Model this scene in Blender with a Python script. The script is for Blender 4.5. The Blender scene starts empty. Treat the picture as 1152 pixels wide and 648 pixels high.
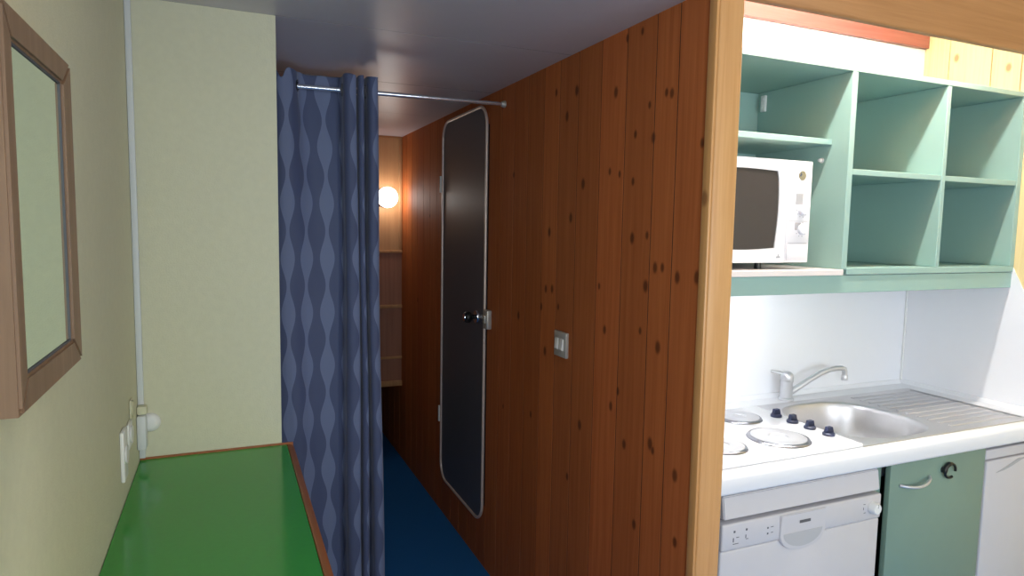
import bpy, bmesh, math, random
from mathutils import Vector, Matrix

# ------------------------------------------------------------------ camera, light, exposure
SC = bpy.context.scene
COL = SC.collection
H = 1.545                                  # eye height
cam_d = bpy.data.cameras.new('camera')
cam = bpy.data.objects.new('camera', cam_d)
COL.objects.link(cam)
cam_d.sensor_fit = 'HORIZONTAL'
cam_d.sensor_width = 36.0
cam_d.lens = 746.1 / 1152 * 36.0
cam_d.clip_start = 0.02
_yaw, _pitch, _roll = .408119, -.0914917, .0171727
_f = Vector((math.sin(_yaw)*math.cos(_pitch), math.cos(_yaw)*math.cos(_pitch), math.sin(_pitch)))
_r0 = Vector((math.cos(_yaw), -math.sin(_yaw), 0))
_u0 = _r0.cross(_f)
_r = _r0*math.cos(_roll) + _u0*math.sin(_roll)
_u = -_r0*math.sin(_roll) + _u0*math.cos(_roll)
cam.matrix_world = Matrix(((_r.x, _u.x, -_f.x, 0), (_r.y, _u.y, -_f.y, 0), (_r.z, _u.z, -_f.z, H), (0, 0, 0, 1)))
SC.camera = cam

SC.view_settings.view_transform = 'Standard'
SC.view_settings.look = 'None'
SC.view_settings.gamma = 1.0
SC.view_settings.use_curve_mapping = False
SC.view_settings.exposure = 0.0

world = bpy.data.worlds.new('sky')
SC.world = world
world.use_nodes = True
world.node_tree.nodes['Background'].inputs[0].default_value = (0.55, 0.70, 1.0, 1)
world.node_tree.nodes['Background'].inputs[1].default_value = 1.0

def area(name, loc, look, sx, sy, power, color):
    d = bpy.data.lights.new(name, 'AREA')
    d.shape = 'RECTANGLE'; d.size = sx; d.size_y = sy; d.energy = power; d.color = color
    o = bpy.data.objects.new(name, d); COL.objects.link(o)
    o.location = loc
    o.rotation_euler = Vector(look).to_track_quat('-Z', 'Y').to_euler()
    return o
# daylight coming in through the window of the living area, behind the photographer
WINDOW_POWER = 49.0
area('window_daylight', (1.75, -2.37, 1.45), (0, 1, 0), 1.7, 0.95, WINDOW_POWER, (0.86, 0.93, 1.0))
SIDE_FILL_POWER = 34.0
area('added_side_fill', (-.20, -.85, 1.50), (1, .25, 0), 1.1, 0.9, SIDE_FILL_POWER, (0.90, 0.95, 1.0))  # unseen fill from the left, added to brighten the dark wood wall
TUBE_A = 185.0        # open fluorescent batten behind the wooden fascia
TUBE_B = 62.0        # under-shelf fluorescent
GLOBE = 11.0

# ------------------------------------------------------------------ materials
def lin(c):
    return tuple(((v/255/12.92) if v/255 <= .04045 else ((v/255+.055)/1.055)**2.4) for v in c)
def mat(name, col, rough=.5, metal=0.0, spec=.5, noise=0.0, nscale=20, bump=0.0, bscale=200, coat=0.0):
    m = bpy.data.materials.new(name); m.use_nodes = True
    nt = m.node_tree; b = nt.nodes['Principled BSDF']
    c = lin(col)
    b.inputs['Base Color'].default_value = (*c, 1)
    b.inputs['Roughness'].default_value = rough
    b.inputs['Metallic'].default_value = metal
    b.inputs['Specular IOR Level'].default_value = spec
    b.inputs['Coat Weight'].default_value = coat
    tc = nt.nodes.new('ShaderNodeTexCoord')
    n = nt.nodes.new('ShaderNodeTexNoise'); n.inputs['Scale'].default_value = nscale; n.inputs['Detail'].default_value = 4
    nt.links.new(tc.outputs['Object'], n.inputs['Vector'])
    mx = nt.nodes.new('ShaderNodeMix'); mx.data_type = 'RGBA'
    k = noise if noise else .02
    mx.inputs[6].default_value = (*[v*(1-k) for v in c], 1)
    mx.inputs[7].default_value = (*[min(1, v*(1+k)) for v in c], 1)
    nt.links.new(n.outputs['Fac'], mx.inputs[0])
    nt.links.new(mx.outputs[2], b.inputs['Base Color'])
    if bump:
        n2 = nt.nodes.new('ShaderNodeTexNoise'); n2.inputs['Scale'].default_value = bscale; n2.inputs['Detail'].default_value = 3
        nt.links.new(tc.outputs['Object'], n2.inputs['Vector'])
        bp = nt.nodes.new('ShaderNodeBump'); bp.inputs['Strength'].default_value = bump; bp.inputs['Distance'].default_value = .002
        nt.links.new(n2.outputs['Fac'], bp.inputs['Height'])
        nt.links.new(bp.outputs['Normal'], b.inputs['Normal'])
    return m
def emis(name, col, strength):
    m = bpy.data.materials.new(name); m.use_nodes = True
    b = m.node_tree.nodes['Principled BSDF']
    b.inputs['Base Color'].default_value = (.9, .9, .9, 1)
    b.inputs['Emission Color'].default_value = (*col, 1)
    b.inputs['Emission Strength'].default_value = strength
    return m
def wood(name, light, dark, axis='Z', knots=None, rough=.42, tone=False, grain=1.0, knot_col=(52, 22, 10), spec=.5):
    """stained softwood: stretched noise grain along one axis, optional per-board tone and listed knots (y, z)"""
    m = bpy.data.materials.new(name); m.use_nodes = True
    nt = m.node_tree; L = nt.links; b = nt.nodes['Principled BSDF']
    b.inputs['Roughness'].default_value = rough
    b.inputs['Specular IOR Level'].default_value = spec
    tc = nt.nodes.new('ShaderNodeTexCoord')
    mp = nt.nodes.new('ShaderNodeMapping')
    s = [60*grain]*3; s['XYZ'.index(axis)] = 2.2*grain
    mp.inputs['Scale'].default_value = s
    L.new(tc.outputs['Object'], mp.inputs['Vector'])
    n = nt.nodes.new('ShaderNodeTexNoise'); n.inputs['Scale'].default_value = 1; n.inputs['Detail'].default_value = 5
    n.inputs['Roughness'].default_value = .6; n.inputs['Distortion'].default_value = .6
    L.new(mp.outputs[0], n.inputs['Vector'])
    rmp = nt.nodes.new('ShaderNodeValToRGB')
    rmp.color_ramp.elements[0].position = .3; rmp.color_ramp.elements[1].position = .72
    rmp.color_ramp.elements[0].color = (*lin(dark), 1); rmp.color_ramp.elements[1].color = (*lin(light), 1)
    L.new(n.outputs['Fac'], rmp.inputs['Fac'])
    out = rmp.outputs['Color']
    if tone:
        at = nt.nodes.new('ShaderNodeAttribute'); at.attribute_name = 'tone'
        mu = nt.nodes.new('ShaderNodeMix'); mu.data_type = 'RGBA'; mu.blend_type = 'MULTIPLY'; mu.inputs[0].default_value = 1
        L.new(out, mu.inputs[6]); L.new(at.outputs['Color'], mu.inputs[7]); out = mu.outputs[2]
    if knots:
        last = None
        for (ky, kz, kr) in knots:
            mk = nt.nodes.new('ShaderNodeMapping'); mk.vector_type = 'POINT'
            mk.inputs['Scale'].default_value = (0, 1/kr, .62/kr)
            mk.inputs['Location'].default_value = (0, -ky/kr, -kz*.62/kr)
            L.new(tc.outputs['Object'], mk.inputs['Vector'])
            ln = nt.nodes.new('ShaderNodeVectorMath'); ln.operation = 'LENGTH'
            L.new(mk.outputs[0], ln.inputs[0])
            if last is None: last = ln.outputs['Value']
            else:
                mi = nt.nodes.new('ShaderNodeMath'); mi.operation = 'MINIMUM'
                L.new(last, mi.inputs[0]); L.new(ln.outputs['Value'], mi.inputs[1]); last = mi.outputs[0]
        mr = nt.nodes.new('ShaderNodeMapRange'); mr.interpolation_type = 'SMOOTHSTEP'
        mr.inputs['From Min'].default_value = .45; mr.inputs['From Max'].default_value = 1.25
        mr.inputs['To Min'].default_value = .72; mr.inputs['To Max'].default_value = 0
        L.new(last, mr.inputs['Value'])
        mx = nt.nodes.new('ShaderNodeMix'); mx.data_type = 'RGBA'
        L.new(mr.outputs[0], mx.inputs[0]); L.new(out, mx.inputs[6]); mx.inputs[7].default_value = (*lin(knot_col), 1)
        out = mx.outputs[2]
    L.new(out, b.inputs['Base Color'])
    bp = nt.nodes.new('ShaderNodeBump'); bp.inputs['Strength'].default_value = .08; bp.inputs['Distance'].default_value = .002
    L.new(n.outputs['Fac'], bp.inputs['Height']); L.new(bp.outputs['Normal'], b.inputs['Normal'])
    return m

KN = [(1.64,2.08),(1.566,2.08),(1.425,1.891),(1.448,1.897),(1.521,1.877),(2.074,2.006),(1.929,1.987),(1.992,1.914),(1.692,1.94),(1.584,1.807),(1.499,1.788),(1.299,1.753),(1.713,1.714),(1.659,1.703),(1.589,1.678),(1.872,1.686),(1.949,1.579),(2.105,1.53),(1.584,1.52),(1.512,1.529),(1.438,1.446),(1.47,1.444),(1.374,1.425),(1.298,1.431),(1.511,1.391),(1.755,1.369),(2.123,1.327),(2.074,1.331),(2.157,1.259),(2.024,1.274),(1.716,1.24),(1.529,1.265),(1.445,1.233),(2.12,1.102),(1.668,1.016),(1.632,1.07),(1.853,.905),(1.59,.923),(1.464,.964),(1.352,.915),(1.341,.741),(1.929,.704),(1.526,.709),(2.229,.839),(1.451,.949),
      (2.43,1.75),(2.36,1.2),(2.5,.8),(3.6,1.6),(3.85,1.1)]
rnd = random.Random(4)
M = {}
M['pine_wall'] = wood('stained_pine_boards', (190, 110, 62), (168, 92, 48), 'Z', [(a, b, rnd.uniform(.007, .013)) for a, b in KN], rough=.6, tone=True, spec=.18)
M['pine_light'] = wood('pale_pine', (212, 160, 104), (194, 140, 84), 'Z', [(1.29, 1.11, .012), (1.27, 1.62, .013)], rough=.4, knot_col=(130, 78, 40))
M['pine_beam'] = wood('pine_fascia', (188, 134, 84), (168, 114, 66), 'X', rough=.42)
M['pine_yellow'] = wood('yellow_pine_boards', (240, 220, 166), (232, 206, 148), 'Z', [(1.655, 2.19, .012), (1.72, 2.31, .01), (1.86, 2.27, .012)], rough=.45, tone=True, knot_col=(150, 95, 50))
M['red_board'] = wood('red_stained_board', (156, 92, 80), (134, 72, 62), 'X', rough=.5)
M['orange_wood'] = wood('orange_edge_band', (170, 104, 62), (148, 86, 50), 'Y', rough=.4)
M['mirror_wood'] = wood('walnut_frame', (152, 122, 98), (130, 102, 80), 'Z', rough=.45)
M['end_wood'] = wood('tan_veneer', (205, 160, 112), (190, 142, 96), 'Z', rough=.5, grain=.6)
M['end_dark'] = wood('brown_veneer', (176, 122, 94), (156, 104, 80), 'Z', rough=.5, grain=.6)
M['cream'] = mat('cream_wallpaper', (213, 211, 185), .85, noise=.05, nscale=60, bump=.35, bscale=260, spec=.2)
M['ceil'] = mat('satin_ceiling_panel', (204, 197, 204), .36, noise=.02, bump=.05, bscale=60)
M['white_ceil'] = mat('white_ceiling', (225, 222, 214), .7)
M['carpet'] = mat('blue_carpet', (42, 110, 178), 1.0, noise=.35, nscale=300, bump=.8, bscale=500, spec=.1)
M['green_top'] = mat('green_laminate', (62, 160, 68), .16, noise=.05, nscale=90)
M['white_lam'] = mat('white_laminate', (236, 236, 240), .35, noise=.01)
M['white_plastic'] = mat('white_plastic', (232, 232, 230), .4)
M['offwhite'] = mat('offwhite_enamel', (206, 202, 205), .32)
M['aqua'] = mat('aqua_green_board', (150, 183, 175), .45, noise=.015)
M['aqua_door'] = mat('grey_green_board', (120, 145, 132), .42, noise=.02)
M['pinkwhite'] = mat('pinkish_white_edge', (228, 220, 216), .5)
M['dark_gap'] = mat('dark_gap', (30, 30, 32), .8)
M['dark_glass'] = mat('microwave_window_glass', (62, 58, 58), .22, spec=.5)
M['steel'] = mat('brushed_steel', (212, 210, 212), .40, metal=.85, noise=.04, nscale=140)
M['chrome'] = mat('chrome', (225, 225, 230), .10, metal=1.0)
M['ring_steel'] = mat('ring_steel', (150, 150, 156), .25, metal=.8)
M['joint'] = mat('dark_board_joint', (58, 32, 20), .8)
M['rod_metal'] = mat('rod_metal', (226, 228, 234), .22, metal=.8)
M['satin_metal'] = mat('satin_metal', (206, 206, 210), .28, metal=.55)
M['grip'] = mat('grip_shade_grey', (186, 184, 186), .45)
M['white_mw'] = mat('microwave_white', (234, 232, 236), .35)
M['enamel'] = mat('white_hob_enamel', (240, 240, 242), .2)
M['plate'] = mat('hotplate_grey', (184, 184, 188), .32, metal=.15)
M['navy'] = mat('dark_blue_knob', (38, 44, 72), .35)
M['grey'] = mat('mid_grey_print_and_shade', (172, 172, 176), .6)
M['darkgrey'] = mat('dark_grey_print', (92, 92, 98), .6)
M['black'] = mat('black_plastic', (22, 24, 24), .4)
M['door_face'] = mat('slate_grey_door', (92, 94, 104), .42, noise=.03)
M['door_trim'] = mat('pale_metal_trim', (222, 205, 196), .35, metal=.35)
M['plate_metal'] = mat('silver_switch_plate', (196, 192, 184), .35, metal=.35)
M['cable_white'] = mat('grey_white_trunking', (214, 218, 220), .45)
M['mirror'] = mat('mirror_glass', (226, 240, 226), .02, metal=1.0)
M['plinth'] = mat('dark_plinth', (60, 70, 68), .7)
M['brownbox'] = mat('pine_cabinet_side', (170, 120, 74), .5, noise=.06)
M['tube'] = emis('lit_tube', (1.0, 0.97, 0.90), TUBE_A)
M['tube2'] = emis('lit_undershelf_tube', (0.93, 0.95, 1.0), TUBE_B)
M['globe'] = emis('lit_globe', (1.0, 0.93, 0.87), GLOBE)

# curtain cloth: chains of bulging ovals woven lighter than the ground, in metres of cloth width (UV)
def curtain_mat():
    m = bpy.data.materials.new('blue_curtain_cloth'); m.use_nodes = True
    nt = m.node_tree; L = nt.links; b = nt.nodes['Principled BSDF']
    b.inputs['Roughness'].default_value = .62; b.inputs['Sheen Weight'].default_value = .25
    b.inputs['Specular IOR Level'].default_value = .35
    uv = nt.nodes.new('ShaderNodeUVMap'); sp = nt.nodes.new('ShaderNodeSeparateXYZ'); L.new(uv.outputs[0], sp.inputs[0])
    def mth(op, a, bb=None, c=None):
        n = nt.nodes.new('ShaderNodeMath'); n.operation = op
        for i, v in enumerate((a, bb, c)):
            if v is None: continue
            if isinstance(v, (int, float)): n.inputs[i].default_value = v
            else: L.new(v, n.inputs[i])
        return n.outputs[0]
    PER, ZP, Z0 = .088, .202, 1.62
    t = mth('FRACT', mth('DIVIDE', mth('ADD', sp.outputs[0], PER*8.5), PER))
    d = mth('MULTIPLY', mth('ABSOLUTE', mth('SUBTRACT', t, .5)), PER)
    w = mth('ADD', mth('MULTIPLY', mth('COSINE', mth('MULTIPLY', mth('SUBTRACT', sp.outputs[1], Z0), 2*math.pi/ZP)), .0115), .0190)
    k = mth('MULTIPLY', mth('SUBTRACT', w, d), 900)
    k = mth('MINIMUM', mth('MAXIMUM', k, 0), 1)
    mx = nt.nodes.new('ShaderNodeMix'); mx.data_type = 'RGBA'
    mx.inputs[6].default_value = (*lin((80, 90, 122)), 1); mx.inputs[7].default_value = (*lin((114, 126, 158)), 1)
    L.new(k, mx.inputs[0]); L.new(mx.outputs[2], b.inputs['Base Color'])
    tc = nt.nodes.new('ShaderNodeTexCoord'); n2 = nt.nodes.new('ShaderNodeTexNoise'); n2.inputs['Scale'].default_value = 60
    L.new(tc.outputs['Object'], n2.inputs['Vector'])
    bp = nt.nodes.new('ShaderNodeBump'); bp.inputs['Strength'].default_value = .15; bp.inputs['Distance'].default_value = .003
    L.new(n2.outputs['Fac'], bp.inputs['Height']); L.new(bp.outputs['Normal'], b.inputs['Normal'])
    return m
M['curtain'] = curtain_mat()

# ------------------------------------------------------------------ mesh helpers
def obj(name, bm, m, parent=None, smooth=None):
    me = bpy.data.meshes.new(name)
    bmesh.ops.recalc_face_normals(bm, faces=bm.faces)
    bm.to_mesh(me); bm.free()
    for mm in (m if isinstance(m, (list, tuple)) else [m]): me.materials.append(M[mm])
    o = bpy.data.objects.new(name, me); COL.objects.link(o)
    if parent is not None:
        o.parent = parent
        o.matrix_parent_inverse = Matrix.Translation(-parent.location) if parent.type == 'EMPTY' else Matrix.Identity(4)
    if smooth is not None:
        for p in me.polygons: p.use_smooth = True
        if smooth < 180:
            try: me.set_sharp_from_angle(angle=math.radians(smooth))
            except Exception: pass
    return o
def root_loc(p):
    v = Vector((0, 0, 0))
    while p is not None: v += p.location; p = p.parent
    return v
def thing(name, label, cat, loc=(0, 0, 0), group=None):
    o = bpy.data.objects.new(name, None); COL.objects.link(o)
    o.location = loc; o.empty_display_size = .05
    return tag(o, label, cat, group)
def tag(o, label, cat, group=None):
    o['label'] = label; o['category'] = cat
    if group: o['group'] = group
    return o
def struct(name, bm, m, smooth=None, label=None, cat=None):
    o = obj(name, bm, m, None, smooth); o['kind'] = 'structure'
    if label: o['label'] = label; o['category'] = cat
    return o
def box(bm, x0, x1, y0, y1, z0, z1, bev=0.0, seg=2, mi=0):
    vs = [bm.verts.new((x, y, z)) for x in (x0, x1) for y in (y0, y1) for z in (z0, z1)]
    fs = [bm.faces.new([vs[i] for i in q]) for q in ((0, 1, 3, 2), (4, 6, 7, 5), (0, 4, 5, 1), (2, 3, 7, 6), (0, 2, 6, 4), (1, 5, 7, 3))]
    for f in fs: f.material_index = mi
    if bev:
        es = list({e for f in fs for e in f.edges})
        r = bmesh.ops.bevel(bm, geom=es, offset=bev, segments=seg, affect='EDGES', profile=.5)
        for f in r['faces']: f.material_index = mi
    return bm
def bx(*a, **k):
    return box(bmesh.new(), *a, **k)
def prism(bm, pts, axis, a, b, mi=0):
    """extrude a 2-D polygon along an axis; pts are the other two coordinates in xyz order"""
    def P(p, t):
        return {'X': (t, p[0], p[1]), 'Y': (p[0], t, p[1]), 'Z': (p[0], p[1], t)}[axis]
    A = [bm.verts.new(P(p, a)) for p in pts]; B = [bm.verts.new(P(p, b)) for p in pts]
    n = len(pts); fs = [bm.faces.new(A), bm.faces.new(list(reversed(B)))]
    for i in range(n):
        fs.append(bm.faces.new((A[i], B[i], B[(i+1) % n], A[(i+1) % n])))
    for f in fs: f.material_index = mi
    return bm
def frame_of(d):
    d = d.normalized(); up = Vector((0, 0, 1)) if abs(d.z) < .95 else Vector((1, 0, 0))
    a = d.cross(up).normalized(); return a, d.cross(a).normalized()
def tube(bm, pts, rad, n=12, closed=False, cap=True):
    pts = [Vector(p) for p in pts]; rings = []
    k = len(pts)
    rs = rad if isinstance(rad, (list, tuple)) else [rad]*k
    ref = None
    for i, p in enumerate(pts):
        if closed: d = pts[(i+1) % k] - pts[i-1]
        else: d = pts[min(i+1, k-1)] - pts[max(i-1, 0)]
        d.normalize()
        if ref is None: a, b = frame_of(d)
        else:
            a = (ref - d*ref.dot(d)).normalized(); b = d.cross(a).normalized()
        ref = a
        rings.append([bm.verts.new(p + (a*math.cos(t) + b*math.sin(t))*rs[i]) for t in [2*math.pi*j/n for j in range(n)]])
    for i in range(k if closed else k-1):
        A, B = rings[i], rings[(i+1) % k]
        for j in range(n): bm.faces.new((A[j], A[(j+1) % n], B[(j+1) % n], B[j]))
    if cap and not closed:
        bm.faces.new(rings[0][::-1]); bm.faces.new(rings[-1])
    return bm
def lathe(bm, prof, c, axis='Z', n=32, mi=0):
    """prof = [(r, h)] revolved about an axis through c; closes on the axis where r == 0"""
    c = Vector(c); rings = []
    E = {'Z': ((1, 0, 0), (0, 1, 0), (0, 0, 1)), 'Y': ((1, 0, 0), (0, 0, 1), (0, 1, 0)), 'X': ((0, 1, 0), (0, 0, 1), (1, 0, 0))}[axis]
    e1, e2, e3 = map(Vector, E)
    for r, h in prof:
        if r < 1e-6: rings.append([bm.verts.new(c + e3*h)])
        else: rings.append([bm.verts.new(c + e3*h + (e1*math.cos(t) + e2*math.sin(t))*r) for t in [2*math.pi*j/n for j in range(n)]])
    for A, B in zip(rings, rings[1:]):
        for j in range(n):
            q = [A[j % len(A)], A[(j+1) % len(A)], B[(j+1) % len(B)], B[j % len(B)]]
            q2 = []
            for v in q:
                if v not in q2: q2.append(v)
            if len(q2) > 2:
                bm.faces.new(q2).material_index = mi
    if len(rings[0]) > 1: bm.faces.new(rings[0]).material_index = mi
    if len(rings[-1]) > 1: bm.faces.new(rings[-1]).material_index = mi
    return bm
def rrect(cx, cy, hx, hy, r, n=8):
    out = []
    for (sx, sy, a0) in ((1, 1, 0), (-1, 1, 90), (-1, -1, 180), (1, -1, 270)):
        for i in range(n+1):
            a = math.radians(a0 + 90*i/n)
            out.append((cx + sx*(hx-r) + r*math.cos(a), cy + sy*(hy-r) + r*math.sin(a)))
    return out
def paint_tone(o, tones):
    """tones: list of per-face values, the board's own shade of stain"""
    me = o.data; at = me.color_attributes.new('tone', 'FLOAT_COLOR', 'CORNER')
    for p in me.polygons:
        t = tones[p.index]
        for li in p.loop_indices: at.data[li].color = (*t, 1)

XL, XW, XR = -.222, 1.05, 2.783         # left wall, corridor wall face, kitchen right wall
YP, YB = 1.25, 2.0                      # end of the wooden partition, kitchen back wall
YA, YE = 1.97, 4.24                     # cream partition face, corridor end
ZC, ZK = H + .562, H + .96              # low ceiling, high ceiling of the living area
YR = -2.4                               # rear wall

# ------------------------------------------------------------------ setting
struct('floor', bx(XL-.05, XR+.05, YR-.05, 5.0, -.05, 0), 'carpet')
def boards(name, ys, axis_fn, material, tones, z0, z1, g=.0022):
    """one wall skin of tongue-and-groove boards with a V joint between them"""
    bm = bmesh.new(); tl = []
    for i, (a, b) in enumerate(zip(ys, ys[1:])):
        prof = [(a+.0019, -.0043), (a+.0023, 0), (b-.0023, 0), (b-.0019, -.0043)]
        n0 = len(bm.faces)
        A = [bm.verts.new(axis_fn(p[0], p[1], z0)) for p in prof]; B = [bm.verts.new(axis_fn(p[0], p[1], z1)) for p in prof]
        for j in range(3): bm.faces.new((A[j], A[j+1], B[j+1], B[j]))
        bm.faces.new(A); bm.faces.new(B[::-1]); bm.faces.new((A[0], B[0], B[3], A[3]))
        tl += [tones[i % len(tones)]]*6
    return bm, tl
# corridor partition: solid core, plank skin on the corridor side, door opening left in the skin
ys = [1.283, 1.40, 1.497, 1.637, 1.775, 1.916, 2.045, 2.166, 2.30, 2.43, 2.56, 2.697]
ys2 = [3.343, 3.47, 3.60, 3.73, 3.86, 3.99, 4.12, 4.30, 4.45, 4.6, 4.75, 4.9]
rt = random.Random(11)
def rtones(n, lo, hi):
    out = []
    for _ in range(n):
        k = rt.uniform(lo, hi); out.append((k, k*rt.uniform(.95, 1.02), k*rt.uniform(.92, 1.04)))
    return out
bm, tl = boards('wall_right', ys, lambda a, d, z: (XW - d, a, z), 'pine_wall', rtones(11, .84, 1.14), 0, ZC)
bm2, tl2 = boards('wall_right', ys2, lambda a, d, z: (XW - d, a, z), 'pine_wall', rtones(11, .86, 1.05), 0, ZC)
DY0, DY1, DZ0, DZ1 = 2.700, 3.340, H-1.348, H+.530
wall_skin = struct('wall_right', bm, 'pine_wall'); paint_tone(wall_skin, tl)
w2 = struct('wall_right_far', bm2, 'pine_wall'); paint_tone(w2, tl2)
# board ends above and below the door
bm, tl = boards('x', [2.697, 2.80, 2.93, 3.06, 3.19, 3.343], lambda a, d, z: (XW - d, a, z), '', rtones(5, .86, 1.0), 0, DZ0+.09)
w3 = struct('wall_right_sill', bm, 'pine_wall'); paint_tone(w3, tl)
bm, tl = boards('x', [2.697, 2.80, 2.93, 3.06, 3.19, 3.343], lambda a, d, z: (XW - d, a, z), '', rtones(5, .86, 1.0), DZ1-.09, ZC)
w4 = struct('wall_right_lintel', bm, 'pine_wall'); paint_tone(w4, tl)
struct('wall_right_core', bx(XW+.0010, XW+.06, YP+.02, 4.9, 0, ZK), 'joint')
# end trims of the partition: rounded pale pine cap and the strip that returns on the corridor face
bm = bmesh.new(); box(bm, XW-.004, XW+.068, YP, YP+.018, 0, H+.96, .006, 3); struct('trim_1', bm, 'pine_light', 40)
bm = bmesh.new(); box(bm, XW-.010, XW-.0002, YP+.004, YP+.032, 0, ZC, .004, 2); struct('trim_2', bm, 'pine_light', 40)
# corridor door, rounded corners, pale metal surround
def yz_loop(y0, y1, z0, z1, r, x, n=10):
    return [(x, a, b) for a, b in rrect((y0+y1)/2, (z0+z1)/2, (y1-y0)/2, (z1-z0)/2, r, n)]
pts = rrect((DY0+DY1)/2, (DZ0+DZ1)/2, (DY1-DY0)/2-.012, (DZ1-DZ0)/2-.012, .085, 10)
bm = prism(bmesh.new(), pts, 'X', XW-.0075, XW+.003)
door = struct('door_1', bm, 'door_face', None, 'dark slate grey corridor door with rounded corners and pale metal surround', 'door')
bm = bmesh.new()
lo = yz_loop(DY0, DY1, DZ0, DZ1, .095, XW-.006)
tube(bm, [(x-.003, y, z) for x, y, z in yz_loop(DY0+.007, DY1-.007, DZ0+.007, DZ1-.007, .09, XW-.006)], .0068, 10, closed=True)
obj('door_surround', bm, 'door_trim', door, 180)
hz = H - .405
bm = lathe(bmesh.new(), [(0, -.016), (.028, -.016), (.030, -.011), (.030, 0)], (XW-.0078, 2.785, hz), 'X', 28)
obj('rosette', bm, 'chrome', door, 40)
bm = lathe(bmesh.new(), [(0, -.068), (.018, -.068), (.025, -.060), (.026, -.048), (.020, -.038), (.010, -.032), (.010, -.0165), (0, -.0165)], (XW-.0078, 2.785, hz), 'X', 28)
obj('door_knob', bm, 'black', door, 40)
bm = lathe(bmesh.new(), [(0, -.0715), (.0165, -.0715), (.017, -.0685), (0, -.0685)], (XW-.0078, 2.785, hz), 'X', 28)
obj('knob_cap', bm, 'chrome', door, 40)
bm = box(bmesh.new(), XW-.024, XW-.0002, 2.640, 2.692, hz-.038, hz+.045, .005, 2)
box(bm, XW-.030, XW-.0235, 2.655, 2.678, hz-.012, hz+.022, .002, 2)
obj('latch_keep', bm, 'plate_metal', door, 40)
for zz in (H+.215, H-1.0):
    bm = tube(bmesh.new(), [(XW-.015, 3.345, zz-.042), (XW-.015, 3.345, zz+.042)], .0075, 12)
    box(bm, XW-.010, XW-.0002, 3.330, 3.362, zz-.04, zz+.04, .001, 1)
    obj('hinge', bm, 'white_plastic', door, 40)

# cream partition and left walls
bm = bmesh.new()
box(bm, XL-.06, XL, YR, -1.45, 0, ZK); box(bm, XL-.06, XL, -.25, 2.02, 0, ZK)
box(bm, XL-.06, XL, -1.45, -.25, 0, 1.0); box(bm, XL-.06, XL, -1.45, -.25, 2.0, ZK)
struct('wall_left', bm, 'cream')
bm = bmesh.new()
for a in ((-1.45, -.25, 1.0, 1.05), (-1.45, -.25, 1.95, 2.0), (-1.45, -1.40, 1.05, 1.95), (-.30, -.25, 1.05, 1.95)):
    box(bm, XL-.055, XL-.005, a[0], a[1], a[2], a[3], .004, 1)
struct('added_fill_window', bm, 'white_plastic')  # invented window frame around the added side fill
struct('wall_alcove', bx(XL-.06, .137, YA, 2.40, 0, ZC), 'cream')
struct('wall_corridor_left', bx(.06, .137, 2.401, 4.9, 0, ZC), 'cream')
# corridor end: veneer cupboard front with ledges, dark recess beneath
struct('wall_end', bx(.138, XW-.0003, YE, YE+.03, H-.169, ZC-.0005), 'end_wood')
struct('wall_end_lower', bx(.138, XW-.0003, YE+.001, YE+.03, H-1.03, H-.1695), 'end_dark')
struct('wall_recess', bx(.138, XW-.0003, 4.86, 4.9, 0, ZC), 'plinth')
for i, (zz, h, dd) in enumerate(((-.17, .018, .012), (-.526, .022, .012), (-.864, .016, .010), (-1.035, .035, .016))):
    struct('trim_%d' % (3+i), bx(.138, XW-.0003, YE-dd, YE-.0002, H+zz-h/2, H+zz+h/2, bev=.003), 'end_wood', 40)
struct('trim_7', bx(XW-.022, XW-.0004, YE-.010, YE-.0002, H-.15, ZC-.012, bev=.003), 'end_wood', 40)
struct('trim_8', bx(.138, XW-.0003, YE-.012, YE-.0002, ZC-.011, ZC-.001), 'brownbox')
# ceilings: low panelled one over corridor and alcove with joints, high one over the living area and kitchen
bm = bmesh.new()
for a, b in ((YP+.026, 1.9685), (1.9715, 2.6675), (2.6725, 3.37), (3.373, 4.9)):
    box(bm, XL-.05, XW+.002, a, b, ZC, ZC+.012)
struct('ceiling', bm, 'ceil')
bm = box(bmesh.new(), XL-.05, XW+.05, YP+.026, 4.9, ZC+.0125, ZC+.05)
for a, b in ((1.9685, 1.9715), (2.6675, 2.6725), (3.37, 3.373)): box(bm, XL-.05, XW-.0005, a+.0001, b-.0001, ZC+.0003, ZC+.0124)
struct('ceiling_backing', bm, 'dark_gap')
struct('ceiling_living', bx(XL-.05, XR+.05, YR, 2.05, ZK, ZK+.05), 'white_ceil')
# pine fascia that spans the kitchen opening (and the step of the ceiling)
bm = bmesh.new(); box(bm, XW+.069, XR-.001, YP+.001, YP+.026, H+.540, ZK-.001, .006, 3); struct('trim_9', bm, 'pine_beam', 40)
bm = bmesh.new(); box(bm, XL+.001, XW-.011, YP+.001, YP+.025, ZC+.001, ZK-.001, .004, 2); struct('trim_10', bm, 'pine_beam', 40)
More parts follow.
